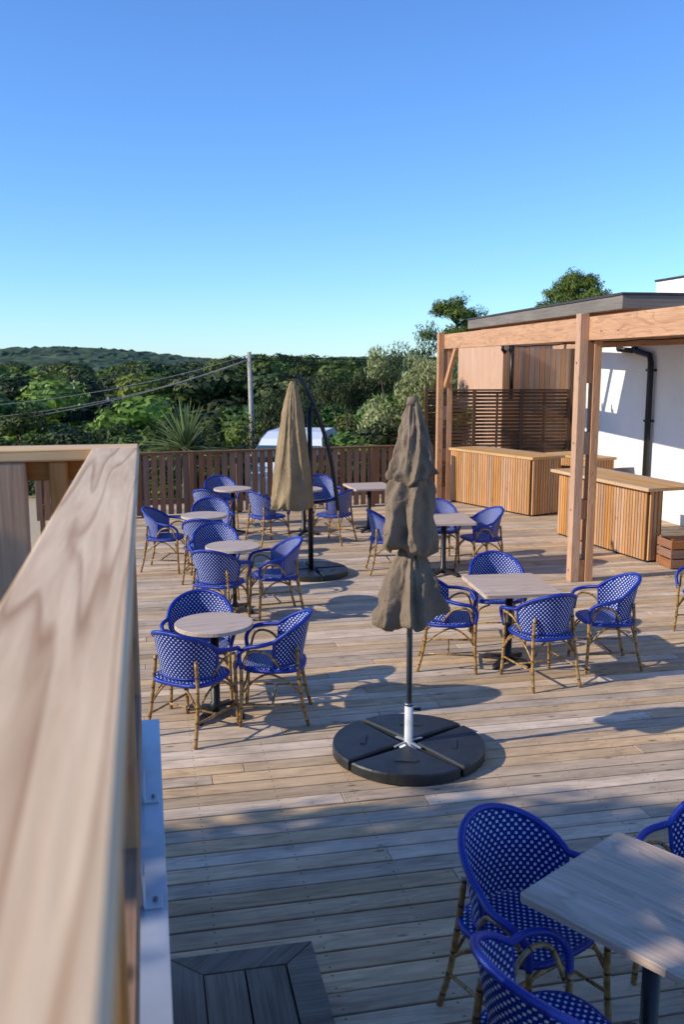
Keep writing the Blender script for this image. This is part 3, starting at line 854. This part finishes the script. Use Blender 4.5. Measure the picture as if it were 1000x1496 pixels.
# ------------------------------------------------------------ van
def van():
    mb = MB(); W = .88
    prof = [(-2.1, .35), (-2.12, .75), (-2.0, 1.0), (-1.6, 1.12), (-1.15, 1.42), (-.95, 1.56), (-.3, 1.68), (1.5, 1.66), (1.95, 1.5), (2.1, 1.0), (2.12, .4)]
    inset = lambda z: W-(.16*max(0, (z-1.0))/.64)
    n = len(prof); P = [[Vector((sx*inset(z), y, z)) for y, z in prof] for sx in (-1, 1)]
    b0 = len(mb.v)
    for row in P:
        for p in row: mb.v.append(tuple(p))
    for i in range(n-1):
        mb.face((b0+i, b0+i+1, b0+n+i+1, b0+n+i), [(0, 0)]*4, M_glass if i in (3, 8) else M_paint, False)
    mb.face([b0+i for i in range(n)], [(0, 0)]*n, M_paint); mb.face([b0+n+i for i in reversed(range(n))], [(0, 0)]*n, M_paint)
    mb.face((b0, b0+n, b0+2*n-1, b0+n-1), [(0, 0)]*4, M_dark)
    for sx in (-1, 1):
        for y0, y1 in ((-1.0, .1), (.2, 1.2), (1.3, 1.8)):
            q = [(y0+(.25 if y0 == -1.0 else 0), 1.48), (y0, 1.15), (y1, 1.15), (y1, 1.48)]
            b1 = len(mb.v)
            for y, z in q: mb.v.append((sx*(inset(z)+.004), y, z))
            mb.face([b1, b1+1, b1+2, b1+3], [(0, 0)]*4, M_glass)
        for y in (-1.35, 1.35): mb.tube([(sx*.70, y, .32), (sx*.90, y, .32)], .32, M_tyre, 20); mb.tube([(sx*.89, y, .32), (sx*.91, y, .32)], .19, M_galv, 14)
        mb.tube([(sx*.86, -1.0, 1.15), (sx*1.02, -1.02, 1.19)], [.05, .08], M_paint, 8)
        mb.bx(sx*.62-.14, sx*.62+.14, -2.14, -2.10, .72, .86, M_galv)
    ob = mb.obj('white_van', (-1.18, 24.6, float(H(-1.15, 24.6))-.02), -.12, bevel=.02)
    ob.scale = (1.06, 1.06, 1.10)
van()

# ------------------------------------------------------------ poles and wires
def poles():
    z0 = float(H(-3.45, 35))
    mb = MB(); mb.tube([(0, 0, 0), (-.12, 0, 3.15-z0)], [.12, .08], M_conc, 10)
    mb.bx(-.5, .3, -.05, .05, 2.85-z0, 2.92-z0, M_black)
    mb.obj('utility_pole', (-3.35, 35, z0))
    z1 = float(H(-20, 70)); m2 = MB(); m2.tube([(0, 0, 0), (0, 0, 1.45-z1)], [.14, .09], M_conc, 8); m2.obj('utility_pole', (-20.1, 70, z1))
    z1 = float(H(-17.6, 70)); m3 = MB(); m3.tube([(0, 0, 0), (0, 0, .2-z1)], [.12, .08], M_conc, 8); m3.obj('utility_pole', (-17.6, 70, z1))
    wr = MB()
    def wire(a, b, sag, r=.013, m=M_black):
        a = Vector(a); b = Vector(b)
        wr.tube([a.lerp(b, k/24)+Vector((0, 0, -sag*4*(k/24)*(1-k/24))) for k in range(25)], r, m, 4)
    t = (-3.47, 35, 3.05)
    wire(t, (-14, 27, 1.35), .5, .012, M_conc); wire((-3.47, 35, 2.9), (-14, 27, 1.0), .6, .012, M_conc); wire((-3.5, 35, 2.85), (-14, 28, .6), .45, .012, M_conc)
    wire((-3.5, 35, 2.85), (-16, 31, 1.9), .7, .014)
    wire(t, (12, 42, 3.6), .4); wire((-3.3, 35, 2.9), (12, 42, 3.4), .45); wire((-3.3, 35, 2.8), (14, 42, 3.2), .35)
    wr.obj('overhead_wires')
poles()
